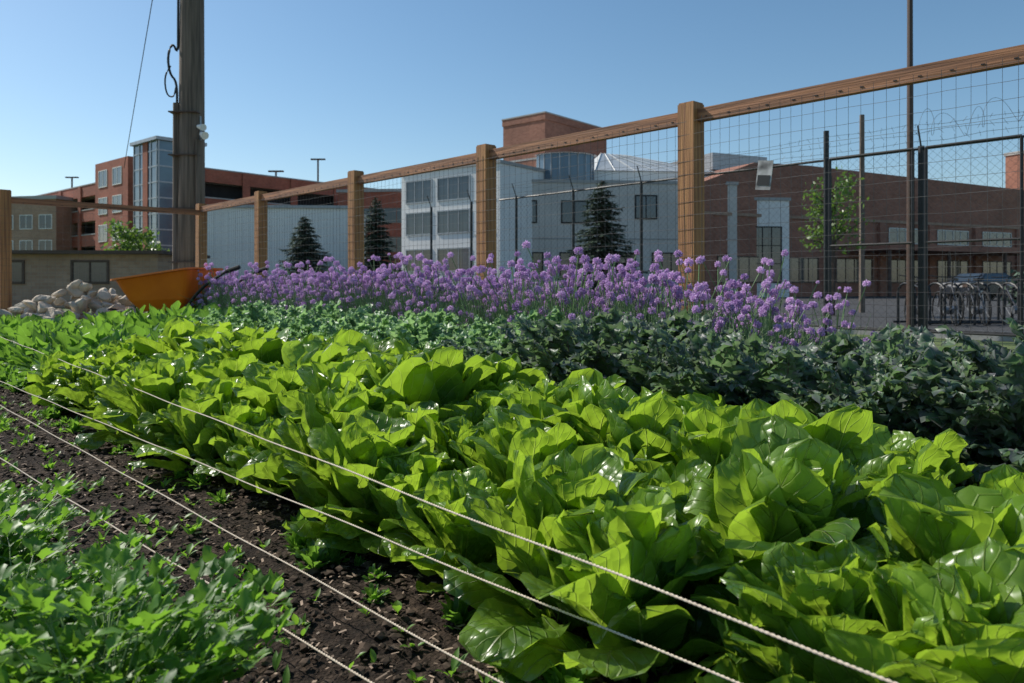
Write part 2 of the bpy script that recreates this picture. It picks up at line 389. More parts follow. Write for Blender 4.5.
gridsheet('garden_path_soil','soil',.2,7.6,.1,1.35,.013,.0075,.018)
mb=MB()
def blob(mb,c,r,mat,flat=.7):
    V=[(1,0,0),(-1,0,0),(0,1,0),(0,-1,0),(0,0,1),(0,0,-1),(.6,.6,.55),(-.6,.6,.55),(-.6,-.6,.55),(.6,-.6,.55)]
    a=R(0,6.28); ca,sa=math.cos(a),math.sin(a); st=R(.7,1.5)
    P=[]
    for x,y,z in V:
        q=R(.75,1.2)*r; x*=q*st;y*=q;z*=q*flat
        P.append((c[0]+x*ca-y*sa,c[1]+x*sa+y*ca,c[2]+z))
    F=[(4,6,7),(4,7,8),(4,8,9),(4,9,6),(0,2,6),(2,1,7),(1,3,8),(3,0,9),(2,7,6),(1,8,7),(3,9,8),(0,6,9),(5,2,0),(5,1,2),(5,3,1),(5,0,3)]
    mb.add(P,F,mat)
for i in range(9000):
    s=.4+6.5*random.random()**1.5; n=R(.15,1.3); r=.0025+.014*random.random()**3
    blob(mb,SN(s,n,.022+R(0,.006)),r,'clod')
for i in range(3600):
    s=.4+6*random.random()**1.4; n=R(.15,1.3); c=np.array(SN(s,n,.027+R(0,.008)))
    a=R(0,6.28); l=R(.003,.012); w=R(.001,.003); d=np.array([math.cos(a),math.sin(a),R(-.3,.3)]); e=np.array([-math.sin(a),math.cos(a),R(-.5,.5)])
    mb.add([c-d*l-e*w,c+d*l-e*w,c+d*l+e*w,c-d*l+e*w],[(0,1,2,3)],'chip')
mb.obj('soil_clods')
mb=MB()
for i in range(300):
    s=.6+5.5*random.random(); n=R(.55,1.0) if random.random()<.6 else random.choice((.62,.8))+R(-.03,.03)
    b=SN(s,n,.02); big=R(.7,1.5)
    for k in range(random.choice((2,3,4,5,6))):
        leaf(mb,b,R(0,6.28),R(.018,.045)*big,R(.008,.016)*big,R(.3,.8),R(.2,.9),.2,.03,2,'oval','herb',4,5,tint=R(.3,1))
mb.obj('seedlings',smooth=True)

# ------------------------------------------------------------ planting
LH=[lettuce_head(i) for i in range(8)]
bed=empty('lettuce_bed')
n=0
for ri,nn in enumerate((1.22,1.51,1.80,2.08,2.32)):
    s=-.5+(ri%2)*.15
    while s<5.3+R(-.4,.5):
        n+=1
        g=min(1,max(0,(s-.3)/2.6))
        rear=(.94,1.06,1.02,.88,.72)[ri]*(1-g)+(.92,1.12,1.27,1.27,1.1)[ri]*g
        sc=R(.84,1.22)*rear
        inst('lettuce_head_%03d'%n,random.choice(LH),bed,SN(s+R(-.05,.05),nn+R(-.04,.04),0.02),R(0,6.28),(sc*1.06,sc*1.06,sc*R(1.0,1.25)),(R(-.2,.2),R(-.2,.2)))
        s+=R(.25,.31)
GP=[greens_plant(i) for i in range(4)]
bed=empty('leafy_greens_bed'); n=0
for ri,nn in enumerate((1.36,1.54,1.72,1.9,2.1,2.3)):
    s=5.1+R(-.6,.3)
    while s<11.3:
        n+=1; inst('greens_plant_%03d'%n,random.choice(GP),bed,SN(s,nn+R(-.05,.05)),R(0,6.28),R(1.2,1.8)*(.75 if ri==0 else 1),(R(-.15,.15),R(-.15,.15))); s+=R(.17,.27)
for k in range(60):
    n+=1; s=R(.6,7.5); inst('greens_plant_%03d'%n,random.choice(GP),bed,SN(s,R(1.0,1.12)+(.1 if s>5 else 0)),R(0,6.28),R(.15,.4)*(1.6 if s>5 else 1))
KP=[kale_plant(i,'kale',.60) for i in range(4)]
CP=[kale_plant(i,'curly',.52) for i in range(3)]
bed=empty('kale_bed'); n=0
for nn in (2.62,2.92,3.24):
    s=-.6+R(0,.2)
    while s<3.0:
        n+=1; inst('kale_plant_%03d'%n,random.choice(KP),bed,SN(s,nn+R(-.05,.05)),R(0,6.28),R(.82,1.12)); s+=R(.22,.30)
bed=empty('curly_kale_bed'); n=0
for nn in (2.64,2.9,3.16,3.4):
    s=2.6+R(0,.4)
    while s<6.8:
        n+=1; inst('curly_kale_plant_%03d'%n,random.choice(CP),bed,SN(s,nn+R(-.05,.05)),R(0,6.28),R(.85,1.15)); s+=R(.24,.32)
bed=empty('mustard_greens_bed'); n=0
for nn in (2.6,2.8,3.0,3.2,3.4):
    s=6.6+R(0,.3)
    while s<9.9:
        n+=1; inst('mustard_greens_%03d'%n,random.choice(GP),bed,SN(s,nn+R(-.05,.05)),R(0,6.28),R(1.6,2.2),(R(-.15,.15),R(-.15,.15))); s+=R(.2,.28)
CT=[chive_tuft(i) for i in range(5)]
bed=empty('flowering_chives_bed'); n=0
for nn in (3.65,3.9,4.16,4.4):
    s=1.75+R(0,.3)
    while s<9.9:
        n+=1; inst('chive_tuft_%03d'%n,random.choice(CT),bed,SN(s,nn+R(-.06,.06)),R(0,6.28),R(.88,1.12)*(1 if s>2.2 else .8)); s+=R(.2,.28)
HP=[herb_plant(i) for i in range(3)]
bed=empty('parsley_row')
for k in range(32):
    s=R(1.05,2.35); nn=R(-.1,.40)
    inst('parsley_plant_%02d'%k,random.choice(HP),bed,SN(s,nn,.01),R(0,6.28),R(.65,1.15))

# ------------------------------------------------------------ strings + stakes
def string(name,a,b):
    A=Vector(a);B=Vector(b); Ld=(B-A).length; cu=bpy.data.curves.new(name,'CURVE'); cu.dimensions='3D'; cu.bevel_depth=.0012; cu.bevel_resolution=1
    t=(B-A).normalized(); u=t.cross(Vector((0,0,1))).normalized(); w=t.cross(u)
    n=int(Ld/.0026)
    for ph in (0,math.pi):
        sp=cu.splines.new('POLY'); sp.points.add(n)
        for i in range(n+1):
            f=i/n; c=A.lerp(B,f); an=f*Ld/.016*2*math.pi+ph
            c=c+(u*math.cos(an)+w*math.sin(an))*.0011+Vector((0,0,.0018*math.sin(f*Ld*7)))
            sp.points[i].co=(*c,1)
    cu.materials.append(M['twine']); o=bpy.data.objects.new(name,cu); coll.objects.link(o); return o
def ext(a,b,s0,s1):
    r=[]
    for s in (s0,s1):
        f=(s-a[0])/(b[0]-a[0]); r.append(SN(s,a[1]+(b[1]-a[1])*f,a[2]+(b[2]-a[2])*f))
    return r
lines=[((.32,.90,.33),(7.76,1.26,.33)),((.56,.99,.20),(3.9,.91,.20)),((.94,.87,.10),(5.08,.82,.10)),((1.1,.71,.10),(3.5,.57,.10))]
for a,b in lines:
    p0,p1=ext(a,b,-.4,8.6)
    string('garden_twine',p0,p1)
    mb=MB()
    for p in (p0,p1):
        mb.box(p[0]-.015,p[0]+.015,p[1]-.015,p[1]+.015,-.05,p[2]+.08,'wood')
    mb.obj('garden_stake')

# ------------------------------------------------------------ wooden fence
FN=4.88
fence=empty('wooden_garden_fence')
def s_at(Y): return (Y-.6886*FN)/.7253
ps=[s_at(y) for y in (2.2,3.92,5.66,7.35,9.07,10.95)]+[12.72]
yr=BEDROT
def local_post(name,s,n,h=2.15,w=.14):
    mb=MB(); b=.006
    mb.box(-w/2,w/2,-w/2,w/2,-.05,h-.012,'wood'); mb.box(-w/2+b,w/2-b,-w/2+b,w/2-b,h-.012,h,'wood')
    o=mb.obj(name,fence,SN(s,n),yr+R(-.03,.03)); o.rotation_euler[0]=R(-.006,.006)
for i,s in enumerate(ps): local_post('post_%d'%i,s,FN,2.15+R(-.01,.015))
ends=[4.88,2.1,-.6,-3.2]
for i,nn in enumerate(ends[1:]): local_post('end_post_%d'%i,12.6,nn,2.12)
def rail(s0,n0,s1,n1,z,h=.095,d=.06):
    a=Vector(SN(s0,n0));b=Vector(SN(s1,n1));L=(b-a).length;mb=MB();mb.box(0,L,-d/2,d/2,z-h,z,'rail')
    for i in range(int(L/.16)): # fence staples along the rail
        x=.08+i*.16+R(-.02,.02); mb.box(x,x+.02,d/2,d/2+.004,z-.07,z-.064,'black'); mb.box(x,x+.02,-d/2-.004,-d/2,z-.07,z-.064,'black')
    mb.obj('rail',fence,a,math.atan2(b.y-a.y,b.x-a.x))
for i in range(len(ps)-1): rail(ps[i]+.07,FN,ps[i+1]-.07,FN,2.09+R(-.006,.006))
for i in range(len(ends)-1): rail(12.6,ends[i]-.07,12.6,ends[i+1]+.07,2.02,.08)
mb=MB()
s0,s1=ps[0],12.7; nz=FN-.078
s=s0
while s<s1:
    b=R(-.006,.006); mb.tube([SN(s,nz,.02),SN(s+b*.5,nz,.5),SN(s+b,nz,1.0),SN(s+b*.5,nz,1.5),SN(s,nz,2.03)],.0014,'wire',3,cap=False); s+=.076
for z in list(np.arange(.05,1.0,.076))+list(np.arange(1.0,2.04,.1)):
    pts=[SN(s,nz-.002,z+R(-.005,.005)) for s in np.arange(s0,s1,.3)]
    mb.tube(pts,.0014,'wire',3,cap=False)
nn=4.8
while nn>-3:
    mb.tube([SN(12.52,nn,.02),SN(12.52,nn,1),SN(12.52,nn,1.95)],.0013,'wire',3,cap=False); nn-=.1
for z in np.arange(.05,1.95,.1): mb.tube([SN(12.52,q,z) for q in np.arange(4.8,-3,-.4)],.0013,'wire',3,cap=False)
mb.obj('wire_mesh',fence)
mb=MB()
mb.box(-.055,.055,-.003,.003,0,.2,'poster'); mb.box(-.045,.045,-.006,-.004,.03,.10,'black')
mb.box(-.045,.045,.004,.006,.03,.10,'black')
Yp=5.27
o=mb.obj('paper_notice',None,(BX(757,Yp),Yp-.12,HZ(192,Yp)),yr+math.pi); o.rotation_euler[1]=.12

# ------------------------------------------------------------ chain link fence
cl=empty('chain_link_fence'); CN=11.9; H=2.8
mb=MB()
cs0,cs1=-3.0,13.5
d=.085; h=H-.1
s=cs0-h
while s<cs1:
    for sg in (1,-1):
        for k in range(9):
            t0,t1=k/9,(k+1)/9
            sa=s+h*t0 if sg==1 else s+h*(1-t0); sb=s+h*t1 if sg==1 else s+h*(1-t1)
            if min(sa,sb)>cs0 and max(sa,sb)<cs1:
                mb.tube([SN(sa,CN+sg*.002,.05+h*t0),SN(sb,CN+sg*.002,.05+h*t1)],.0015,'chainwire',3,cap=False)
    s+=d*1.41
mb.obj('chain_mesh',cl)
mb=MB()
def csat(px):
    C=CN/.7253; Y=750*C/(px+200); return (Y-.6886*CN)/.7253
cps=[csat(x) for x in (1120,1030,920,825,700,640,572,515,470,430)]
for i,s in enumerate(cps):
    w=.045 if i in (2,3) else .03
    mb.tube([SN(s,CN+.04,-.05),SN(s,CN+.04,H+.02)],w,'black',8)
    if i!=3: mb.tube([SN(s,CN+.04,H),SN(s,CN-.10,H+.30)],.012,'black',6)
mb.tube([SN(cps[3],CN+.04,H),SN(cps[3],CN+.04,H+.45)],.045,'black',8)
for s in (cps[2]+.09,cps[3]-.09,cps[2]-.09,cps[1]+.09):
    mb.tube([SN(s,CN-.03,.1),SN(s,CN-.03,H-.02)],.022,'black',6)
for z in (.12,H-.02): 
    mb.tube([SN(q,CN+.04,z) for q in np.arange(cs0,cs1+.1,1.0)],.021,'black',6)
for (a,b) in ((cps[2]+.09,cps[3]-.09),(cps[1]+.09,cps[2]-.09)):
    for z in (.1,1.4,H-.02): mb.tube([SN(a,CN-.03,z),SN(b,CN-.03,z)],.02,'black',6)
mb.obj('posts_and_rails',cl)
mb=MB()
for k in (.3,.65,1.0):
    pts=[SN(s,CN+.04-.14*k,H+.30*k+R(-.03,.03)) for s in np.arange(cs0,cs1,.5)]
    mb.tube(pts,.003,'chainwire',3,cap=False)
    for s in np.arange(cs0,6,.16):
        c=np.array(SN(s,CN+.04-.14*k,H+.30*k)); q=np.array([R(-.03,.03),R(-.03,.03),.035]); mb.tube([c-q,c+q],.0025,'chainwire',3,cap=False)
pts=[]
for i in range(700):
    t=i/700; an=t*2*math.pi*22; s=cs0+t*7; pts.append(SN(s+.08*math.sin(an*.5),CN-.1+.16*math.cos(an),H+.3+.17*math.sin(an)+.06*math.sin(t*40)))
mb.tube(pts,.0028,'chainwire',3,cap=False)
mb.obj('barbed_wire',cl)

# ------------------------------------------------------------ poles
up=empty('utility_pole',(BX(191,14.2),14.2,0))
mb=MB(); mb.tube([(0,0,-.1),(.01,0,3),(.02,0,6),(.02,0,11)],[.25,.235,.215,.17],'polewood',16); mb.obj('shaft',up,smooth=True)
mb=MB(); mb.tube([(-.24,-.08,0),(-.225,-.08,4.2)],.075,'polewood',10)
mb.tube(smooth_path([(-.22,-.1,4.1),(-.22,-.1,4.6),(-.36,-.1,4.75),(-.40,-.1,5.1),(-.30,-.1,5.35),(-.20,-.1,5.1),(-.20,-.1,5.6),(-.18,-.1,9)]),.022,'black',6)
mb.tube(smooth_path([(-.34,-.1,4.9),(-.46,-.1,4.7),(-.42,-.1,4.35),(-.28,-.1,4.3),(-.24,-.1,4.5)]),.015,'black',6)
mb.tube([(.22,-.2,0),(.2,-.2,3.5)],.03,'polewood',6)
for z in (1.2,2.2,3.2,4): mb.box(-.32,.22,-.26,.0,z,z+.02,'brown_steel')
mb.obj('conduit',up)
mb=MB(); mb.tube([(.2,-.1,3.5),(.32,-.2,3.55)],.02,'steel',6); mb.tube([(.28,-.2,3.60),(.38,-.28,3.55)],[.04,.075],'white',12); mb.tube([(.22,-.2,3.74),(.36,-.3,3.70)],[.035,.065],'white',12); mb.tube([(.22,-.1,3.5),(.22,-.1,3.95)],.02,'steel',6); mb.obj('floodlight',up)
mb=MB(); mb.box(-1.3,1.3,-.3,-.18,9.9,10.05,'polewood')
for x in (-1.2,-.6,.6,1.2): mb.tube([(x,-.24,10.05),(x,-.24,10.25)],[.03,.06],'steel',8)
mb.obj('crossarm',up)
w=empty('overhead_wires'); 
def wire(a,b,sag,r=.012):
    A=Vector(a);B=Vector(b); mb=MB(); mb.tube([A.lerp(B,i/14)-Vector((0,0,sag*4*(i/14)*(1-i/14))) for i in range(15)],r,'black',4); mb.obj('wire',w)
T=(BX(191,14.2),14.2,0)
wire((T[0]-.1,14.1,9.6),(BX(124,24),24,HZ(168,24)),.0,.010)
wire((T[0]-.1,14.1,9.2),(T[0]-8,10,.5),.0,.009)
wire((T[0]-.6,13.96,10.25),(T[0]-40,27,9),1.6)
mb=MB(); Y=12.3; mb.tube([(0,0,-.05),(0,0,7)],[.055,.04],'brown_steel',10); mb.box(-.1,.1,-.1,.1,-.04,.03,'brown_steel'); mb.tube([(0,0,6.9),(-.9,0,7.0)],.03,'brown_steel',6); mb.box(-1.2,-.7,-.12,.12,6.97,7.07,'brown_steel'); mb.obj('street_lamp',None,(BX(910,Y),Y,0))
mb=MB(); Y=22; mb.tube([(0,0,-.05),(0,0,HZ(115,Y))],[.09,.07],'polewood',8);mb.obj('wooden_pole',None,(BX(862,Y),Y,0))

# ------------------------------------------------------------ buildings
def windows(mb,x0,x1,z0,z1,y=0,frame='white',glass='glass',mull=1,hm=0):
    f=.08
    def bx(a,b,c,d,p,mat): mb.box(a,b,y-p,y+.02,c,d,mat)
    bx(x0,x1,z0,z1,.012,glass)
    bx(x0-f,x0,z0-f,z1+f,.05,frame); bx(x1,x1+f,z0-f,z1+f,.05,frame); bx(x0,x1,z0-f,z0,.06,frame); bx(x0,x1,z1,z1+f,.05,frame)
    for i in range(mull):
        xm=x0+(x1-x0)*(i+1)/(mull+1); bx(xm-.03,xm+.03,z0,z1,.035,frame)
    for i in range(hm):
        zm=z0+(z1-z0)*(i+1)/(hm+1); bx(x0,x1,zm-.025,zm+.025,.03,frame)
cx,cy=-31.2,70; Lg=48; dx,dy=.76,-.65
g=empty('brick_parking_garage',(cx-dx*Lg,cy-dy*Lg,0),math.atan2(dy,dx))
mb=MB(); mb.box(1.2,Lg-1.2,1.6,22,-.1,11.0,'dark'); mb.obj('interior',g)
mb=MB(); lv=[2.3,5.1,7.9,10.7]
for z in lv:
    mb.box(0,Lg,0,.35,z,z+1.25,'brick'); mb.box(Lg-.35,Lg,.35,24,z,z+1.25,'brick')
    mb.box(.2,Lg-.36,.36,23.8,z,z+.25,'concrete')
    mb.box(-.0,Lg+.02,-.05,0,z+1.25,z+1.37,'concrete'); mb.box(Lg,Lg+.05,0,24,z+1.25,z+1.37,'concrete')
for x in np.arange(0,Lg,6.0): mb.box(x,x+.8,-.12,-.003,-.1,11.9,'brick')
for y in np.arange(1,24,5.5): mb.box(Lg+.06,Lg+.15,y,y+.8,-.1,11.95,'brick')
mb.box(0,Lg,-.02,.4,-.1,.9,'brick'); mb.box(Lg-.4,Lg+.03,.4,24,-.1,.9,'brick')
mb.obj('walls',g)
mb=MB(); mb.box(Lg-15,Lg-7,-1.6,-.13,-.1,13.4,'brick'); 
for z in (2.5,5.3,8.1,10.9): windows(mb,Lg-14,Lg-12,z,z+1.6,-1.6); windows(mb,Lg-10.5,Lg-8.5,z,z+1.6,-1.6)
mb.obj('brick_stair_block',g)
mb=MB(); mb.box(Lg-4.6,Lg+.4,-2.0,2.2,-.1,14.0,'blueglass'); mb.box(Lg-4.9,Lg+.7,-2.3,2.5,14.0,14.3,'steel')
for z in np.arange(0,14.0,1.45): mb.box(Lg-4.65,Lg+.45,-2.05,2.25,z,z+.12,'steel')
for x in np.arange(-4.65,.4,1.2): mb.box(Lg+x,Lg+x+.1,-2.07,-2.0,0,14.0,'steel')
for y in (-2,-.6,.8,2.15): mb.box(Lg+.4,Lg+.47,y,y+.1,0,14.0,'steel')
mb.box(Lg-2.6,Lg-1.6,-2.09,-2.0,0,14.0,'brick')
mb.obj('glass_stair_tower',g)
for i,(px,py,Y) in enumerate(((318,160,84),(276,172,80),(72,178,95))):
    mb=MB(); z=HZ(py,Y); mb.tube([(0,0,8),(0,0,z)],.1,'brown_steel',6); mb.box(-.8,.8,-.15,.15,z,z+.15,'brown_steel'); mb.box(-.1,.1,-.1,.1,-.05,8,'brown_steel'); mb.obj('street_lamp',None,(BX(px,Y),Y,0))
g=empty('tan_brick_building',(BX(-60,88),88,0),math.radians(-12))
mb=MB(); mb.box(0,16,0,14,-.1,10.5,'tanbrick'); mb.box(-.2,16.2,-.2,14.2,10.5,10.9,'concrete'); mb.obj('walls',g)
mb=MB()
for z in (1.5,4.3,7.2):
    for x in np.arange(.8,15,2.6): windows(mb,x,x+1.6,z,z+1.5)
mb.obj('windows',g)
g=empty('brick_office_building',(BX(338,78),78,0),math.radians(-6))
mb=MB(); mb.box(0,8.5,0,10,-.1,10.4,'brick'); mb.box(-.15,8.65,-.15,10.1,10.4,10.7,'concrete'); mb.obj('walls',g)
mb=MB()
for z in (1.3,4.2,7.2): windows(mb,.8,7.6,z,z+1.5,mull=4,frame='brownbrick')
mb.obj('windows',g)
g=empty('white_metal_shed',(BX(207,38),38,0),math.radians(4))
mb=MB(); mb.box(0,7.2,0,6,-.1,4.7,'white'); mb.box(-.1,7.3,-.1,6.1,4.7,4.85,'steel'); 
for x in np.arange(.3,7.1,.35): mb.box(x,x+.05,-.03,-.002,0,4.65,'white')
mb.obj('walls',g)
mb=MB(); mb.box(4.8,6.2,-.05,-.003,0,2.4,'steel'); mb.obj('door',g)
g=empty('low_brick_building',(BX(-40,27),27,0),math.radians(2))
mb=MB(); mb.box(0,7.0,0,4,-.1,1.9,'tanbrick'); mb.obj('walls',g)
mb=MB(); mb.box(-.3,7.3,-.4,4.4,1.9,2.02,'brown_steel'); mb.obj('roof',g)
mb=MB(); windows(mb,1,2.2,.9,1.6,frame='brown_steel'); windows(mb,4,5.2,.9,1.6,frame='brown_steel'); mb.obj('windows',g)
cX,cY=BX(500,45),45; dx,dy=.8,-.6; Lw=8.3
g=empty('white_office_building',(cX-dx*Lw,cY-dy*Lw,0),math.atan2(dy,dx))
mb=MB(); mb.box(0,Lw,0,8,-.1,8.1,'white'); mb.box(-.08,Lw+.08,-.08,8.05,8.1,8.3,'concrete')
mb.obj('walls',g)
mb=MB()
for z in (1.7,4.1,6.2):
    windows(mb,.5,2.7,z,z+1.35,mull=2,frame='steel'); windows(mb,3.3,5.9,z,z+1.35,mull=2,frame='steel')
    mb.box(6.3,Lw-.3,-.02,.02,z-.3,z-.2,'grey')
mb.obj('windows',g)
gm=empty('grey_office_building',(BX(498,47),47.5,0),math.radians(5))
mb=MB(); mb.box(0,15.6,0,10,-.1,7.3,'grey'); mb.box(-.05,15.68,-.06,10.05,7.3,7.5,'concrete')
mb.box(2.6,15.5,2,9,7.5,8.4,'white')
mb.box(15.66,19.5,.8,9,-.1,6.4,'white'); mb.box(15.67,19.6,.72,9.1,6.4,6.6,'concrete')
mb.obj('walls',gm)
mb=MB()
windows(mb,4.1,5.7,4.8,6.1,mull=1,frame='dark'); windows(mb,8.9,10.2,5.1,6.5,mull=1,frame='dark'); windows(mb,12.2,13.4,5.2,6.4,mull=1,frame='dark')
windows(mb,1.0,2.4,4.8,6.1,mull=1,frame='dark')
for x in (1,4,7,10,13): windows(mb,x,x+1.8,1.2,2.8,mull=2,frame='dark')
windows(mb,16.4,18.9,1.0,4.6,y=.8,mull=3,frame='dark',hm=2)
mb.box(-.01,15.62,-.03,-.002,3.7,3.78,'concrete')
mb.obj('windows',gm)
mb=MB()
k=10
for i in range(k):
    a0=math.pi*(i/k); a1=math.pi*((i+1)/k)
    p0=(4.6-1.9*math.cos(a0),1.9-1.6*math.sin(a0));p1=(4.6-1.9*math.cos(a1),1.9-1.6*math.sin(a1))
    mb.add([(*p0,7.5),(*p1,7.5),(*p1,9.3),(*p0,9.3)],[(0,1,2,3)],'blueglass')
    mb.tube([(*p0,7.5),(*p0,9.3)],.05,'steel',4)
mb.add([(4.6-2.1*math.cos(math.pi*i/k),1.9-1.8*math.sin(math.pi*i/k),9.32) for i in range(k+1)],[tuple(range(k+1))],'steel')
mb.obj('curved_glazing',gm)
mb=MB()
V=[(6.6,1.9,8.42),(14.8,1.9,8.42),(14.8,7,8.42),(6.6,7,8.42),(7.4,3.8,9.9),(9.0,3.8,9.8),(9.0,6,9.8),(7.4,6,9.9)]
mb.add(V,[(0,1,5,4),(1,2,6,5),(2,3,7,6),(3,0,4,7),(4,5,6,7)],'paleroof')
for i in range(7):
    t=i/6; a=Vector(V[0]).lerp(Vector(V[1]),t); b_=Vector(V[4]).lerp(Vector(V[5]),t); mb.tube([a,b_],.04,'white',4)
mb.obj('skylight_roof',gm)
mb=MB()
for x,y,s in ((11.5,5,.8),(13.4,4,.6),(3,7,.6)): mb.box(x,x+s*1.6,y,y+s,8.41,8.41+s,'steel')
mb.obj('roof_units',gm)
X0,Y0=BX(545,58),58; dx,dy=.76,-.65
g=empty('brick_tower',(X0-dx*4.3,Y0-dy*4.3,0),math.atan2(dy,dx))
mb=MB(); mb.box(0,4.3,0,8.6,-.1,13.6,'brownbrick'); mb.box(-.06,4.36,-.06,8.66,13.6,14.1,'brownbrick'); mb.box(-.1,4.4,-.1,8.7,14.1,14.2,'concrete'); mb.box(-.03,4.33,-.03,8.63,10.6,10.75,'concrete'); mb.obj('walls',g)
g=empty('brown_brick_building',(BX(703,48),48,0),math.radians(24))
mb=MB(); Lb=52
mb.box(0,Lb,0,14,-.1,7.4,'brownbrick')
mb.add([(0,-.02,7.4),(4.2,-.02,8.9),(9.0,-.02,9.0),(Lb,-.02,8.1),(Lb,-.02,7.4),(0,14,7.4),(4.2,14,8.9),(9.0,14,9.0),(Lb,14,8.1),(Lb,14,7.4)],
  [(0,4,3,2,1),(5,6,7,8,9),(0,1,6,5),(1,2,7,6),(2,3,8,7),(3,4,9,8)],'brownbrick')
mb.box(-.1,Lb,-.1,-.03,5.3,5.5,'tanbrick')
for x in np.arange(0,Lb,5.2): mb.box(x,x+.6,-.25,-.002,-.1,5.3,'brownbrick')
mb.box(12,30,-4,-.26,3.1,3.5,'brownbrick')
for x in (12.2,18,24,29.6): mb.tube([(x,-3.8,-.1),(x,-3.8,3.1)],.12,'brown_steel',8)
mb.box(4,9,4,9,9,10.2,'steel')
mb.box(44,50,2,9,7.4,13.5,'brownbrick'); mb.box(43.9,50.1,1.9,9.1,13.5,13.8,'concrete')
mb.obj('walls',g)
mb=MB()
for x in np.arange(1.2,Lb-3,5.2):
    windows(mb,x,x+3.4,1.0,2.6,mull=3,frame='brown_steel')
    if x>14: windows(mb,x,x+3.4,3.9,4.9,mull=3,frame='steel')
mb.obj('windows',g)

# ------------------------------------------------------------ trees
def conifer(px,Y,topy,wpx,name='spruce_tree'):
    Ht=HZ(topy,Y); Rr=wpx/750*Y/2
    mb=MB(); mb.tube([(0,0,-.05),(0,0,Ht*.5),(0,0,Ht)],[.12,.07,.015],'bark',6)
    nb=150
    for i in range(nb):
        h=.06+.93*(i/nb)+R(-.01,.01); ln=Rr*(1-h)**.8*R(.7,1.2)+.08; az=i*GA; z=Ht*h
        tip=np.array([math.cos(az)*ln,math.sin(az)*ln,z-.18*ln+.05]); b=np.array([0,0,z])
        mb.tube([b,tip],[.02,.006],'bark',3,cap=False)
        m_=max(4,int(ln*16))
        for k in range(m_):
            t=(k+.6)/m_; c=b+(tip-b)*t
            for q in range(5):
                a=az+R(-1.5,1.5); l=(.12+.24*(1-t*.5))*min(1,ln+.4)*R(.6,1.1); e=np.array([math.cos(a)*l,math.sin(a)*l,R(-.13,.06)])
                w_=np.array([-math.sin(a),math.cos(a),R(-.4,.4)])*l*.16
                mb.add([c,c+e*.5+w_,c+e,c+e*.5-w_],[(0,1,2,3)],'needle')
    mb.obj(name,None,(BX(px,Y),Y,0),R(0,6))
conifer(602,30,180,100); conifer(305,33,216,72); conifer(376,36,198,62)
def decid(px,Y,topy,wpx,nleaf=2600,name='young_tree',base=.35,ls=.09):
    Ht=HZ(topy,Y); Rr=wpx/750*Y/2; mb=MB(); mb.tube([(0,0,-.05),(.03,0,Ht*.35),(0,.04,Ht*.9)],[.08,.06,.015],'bark',6)
    tips=[]
    for i in range(26):
        az=i*GA; z0=Ht*R(base*.8,.85); ln=Rr*R(.5,1.1); z1=min(Ht,z0+ln*R(.2,.9))
        tp=np.array([math.cos(az)*ln,math.sin(az)*ln,z1]); mb.tube([(0,0,z0),tuple((np.array([0,0,z0])+tp)/2+np.array([0,0,.05])),tuple(tp)],[.03,.018,.006],'bark',4,cap=False)
        tips.append((np.array([0,0,z0]),tp))
    for i in range(nleaf):
        a,b=random.choice(tips); c=a+(b-a)*R(.35,1.1)+rng.normal(0,Rr*.13,3)
        d=rng.normal(0,1,3); d/=np.linalg.norm(d); e=np.cross(d,rng.normal(0,1,3)); e/=np.linalg.norm(e); l=ls*R(.6,1.2)
        mb.add([c-d*l,c+e*l*.55,c+d*l,c-e*l*.55],[(0,1,2,3)],'treeleaf',None,R(0,1))
    mb.obj(name,None,(BX(px,Y),Y,0),0)
decid(832,20,160,62,1100,base=.5,ls=.07)
decid(140,36,230,60,2600,'round_shrub',base=.15,ls=.13)

# ------------------------------------------------------------ wheelbarrow
Yw=9.3
wb=empty('orange_wheelbarrow',(BX(172,Yw),Yw,0.04),math.radians(-12))
def ring(l0,l1,w,z,r=.06,k=4):
    P=[]
    for (cx_,cy_,a0) in ((l1-r,w-r,0),(l0+r,w-r,90),(l0+r,-w+r,180),(l1-r,-w+r,270)):
        for i in range(k+1):
            a=math.radians(a0+90*i/k); P.append((cx_+r*math.cos(a),cy_+r*math.sin(a),z))
    return P
mb=MB()
rings=[ring(-.30,.28,.20,.40),ring(-.42,.38,.27,.54),ring(-.58,.47,.35,.80,.1),ring(-.62,.51,.39,.805,.12),ring(-.62,.51,.39,.785,.12),ring(-.57,.45,.34,.78,.1),ring(-.41,.37,.26,.55),ring(-.29,.27,.19,.42)]
k=len(rings[0]); V=[p for r_ in rings for p in r_]
F=[(i*k+j,i*k+(j+1)%k,(i+1)*k+(j+1)%k,(i+1)*k+j) for i in range(len(rings)-1) for j in range(k)]
F.append(tuple(range(k))[::-1]); F.append(tuple((len(rings)-1)*k+j for j in range(k)))
V=[(x,y,z+.13*(x+.62)*(1 if z>.6 else .3)) for x,y,z in V]
mb.add(V,F,'orange'); mb.obj('tub',wb,smooth=False)
mb=MB()
for sy in (-1,1):
    mb.tube(smooth_path([(-.68,.05*sy,.2),(-.3,.2*sy,.38),(.3,.24*sy,.38),(.62,.30*sy,.72),(.95,.31*sy,.90)]),.018,'black',8)
    mb.tube([(.95,.31*sy,.90),(1.12,.31*sy,.95)],.026,'rubber',8)
    mb.tube([(.3,.24*sy,.38),(.34,.25*sy,.02),(.2,.25*sy,.02),(.05,.22*sy,.38)],.015,'black',6)
mb.tube(smooth_path([(-.62,-.12,.3),(-.86,-.1,.42),(-.90,0,.44),(-.86,.1,.42),(-.62,.12,.3)]),.014,'black',6)
mb.obj('frame',wb)
mb=MB()
pts=[(-.72+.18*math.cos(a),0,.2+.18*math.sin(a)) for a in np.linspace(0,2*math.pi,21)]; mb.tube(pts,.05,'rubber',8,cap=False)
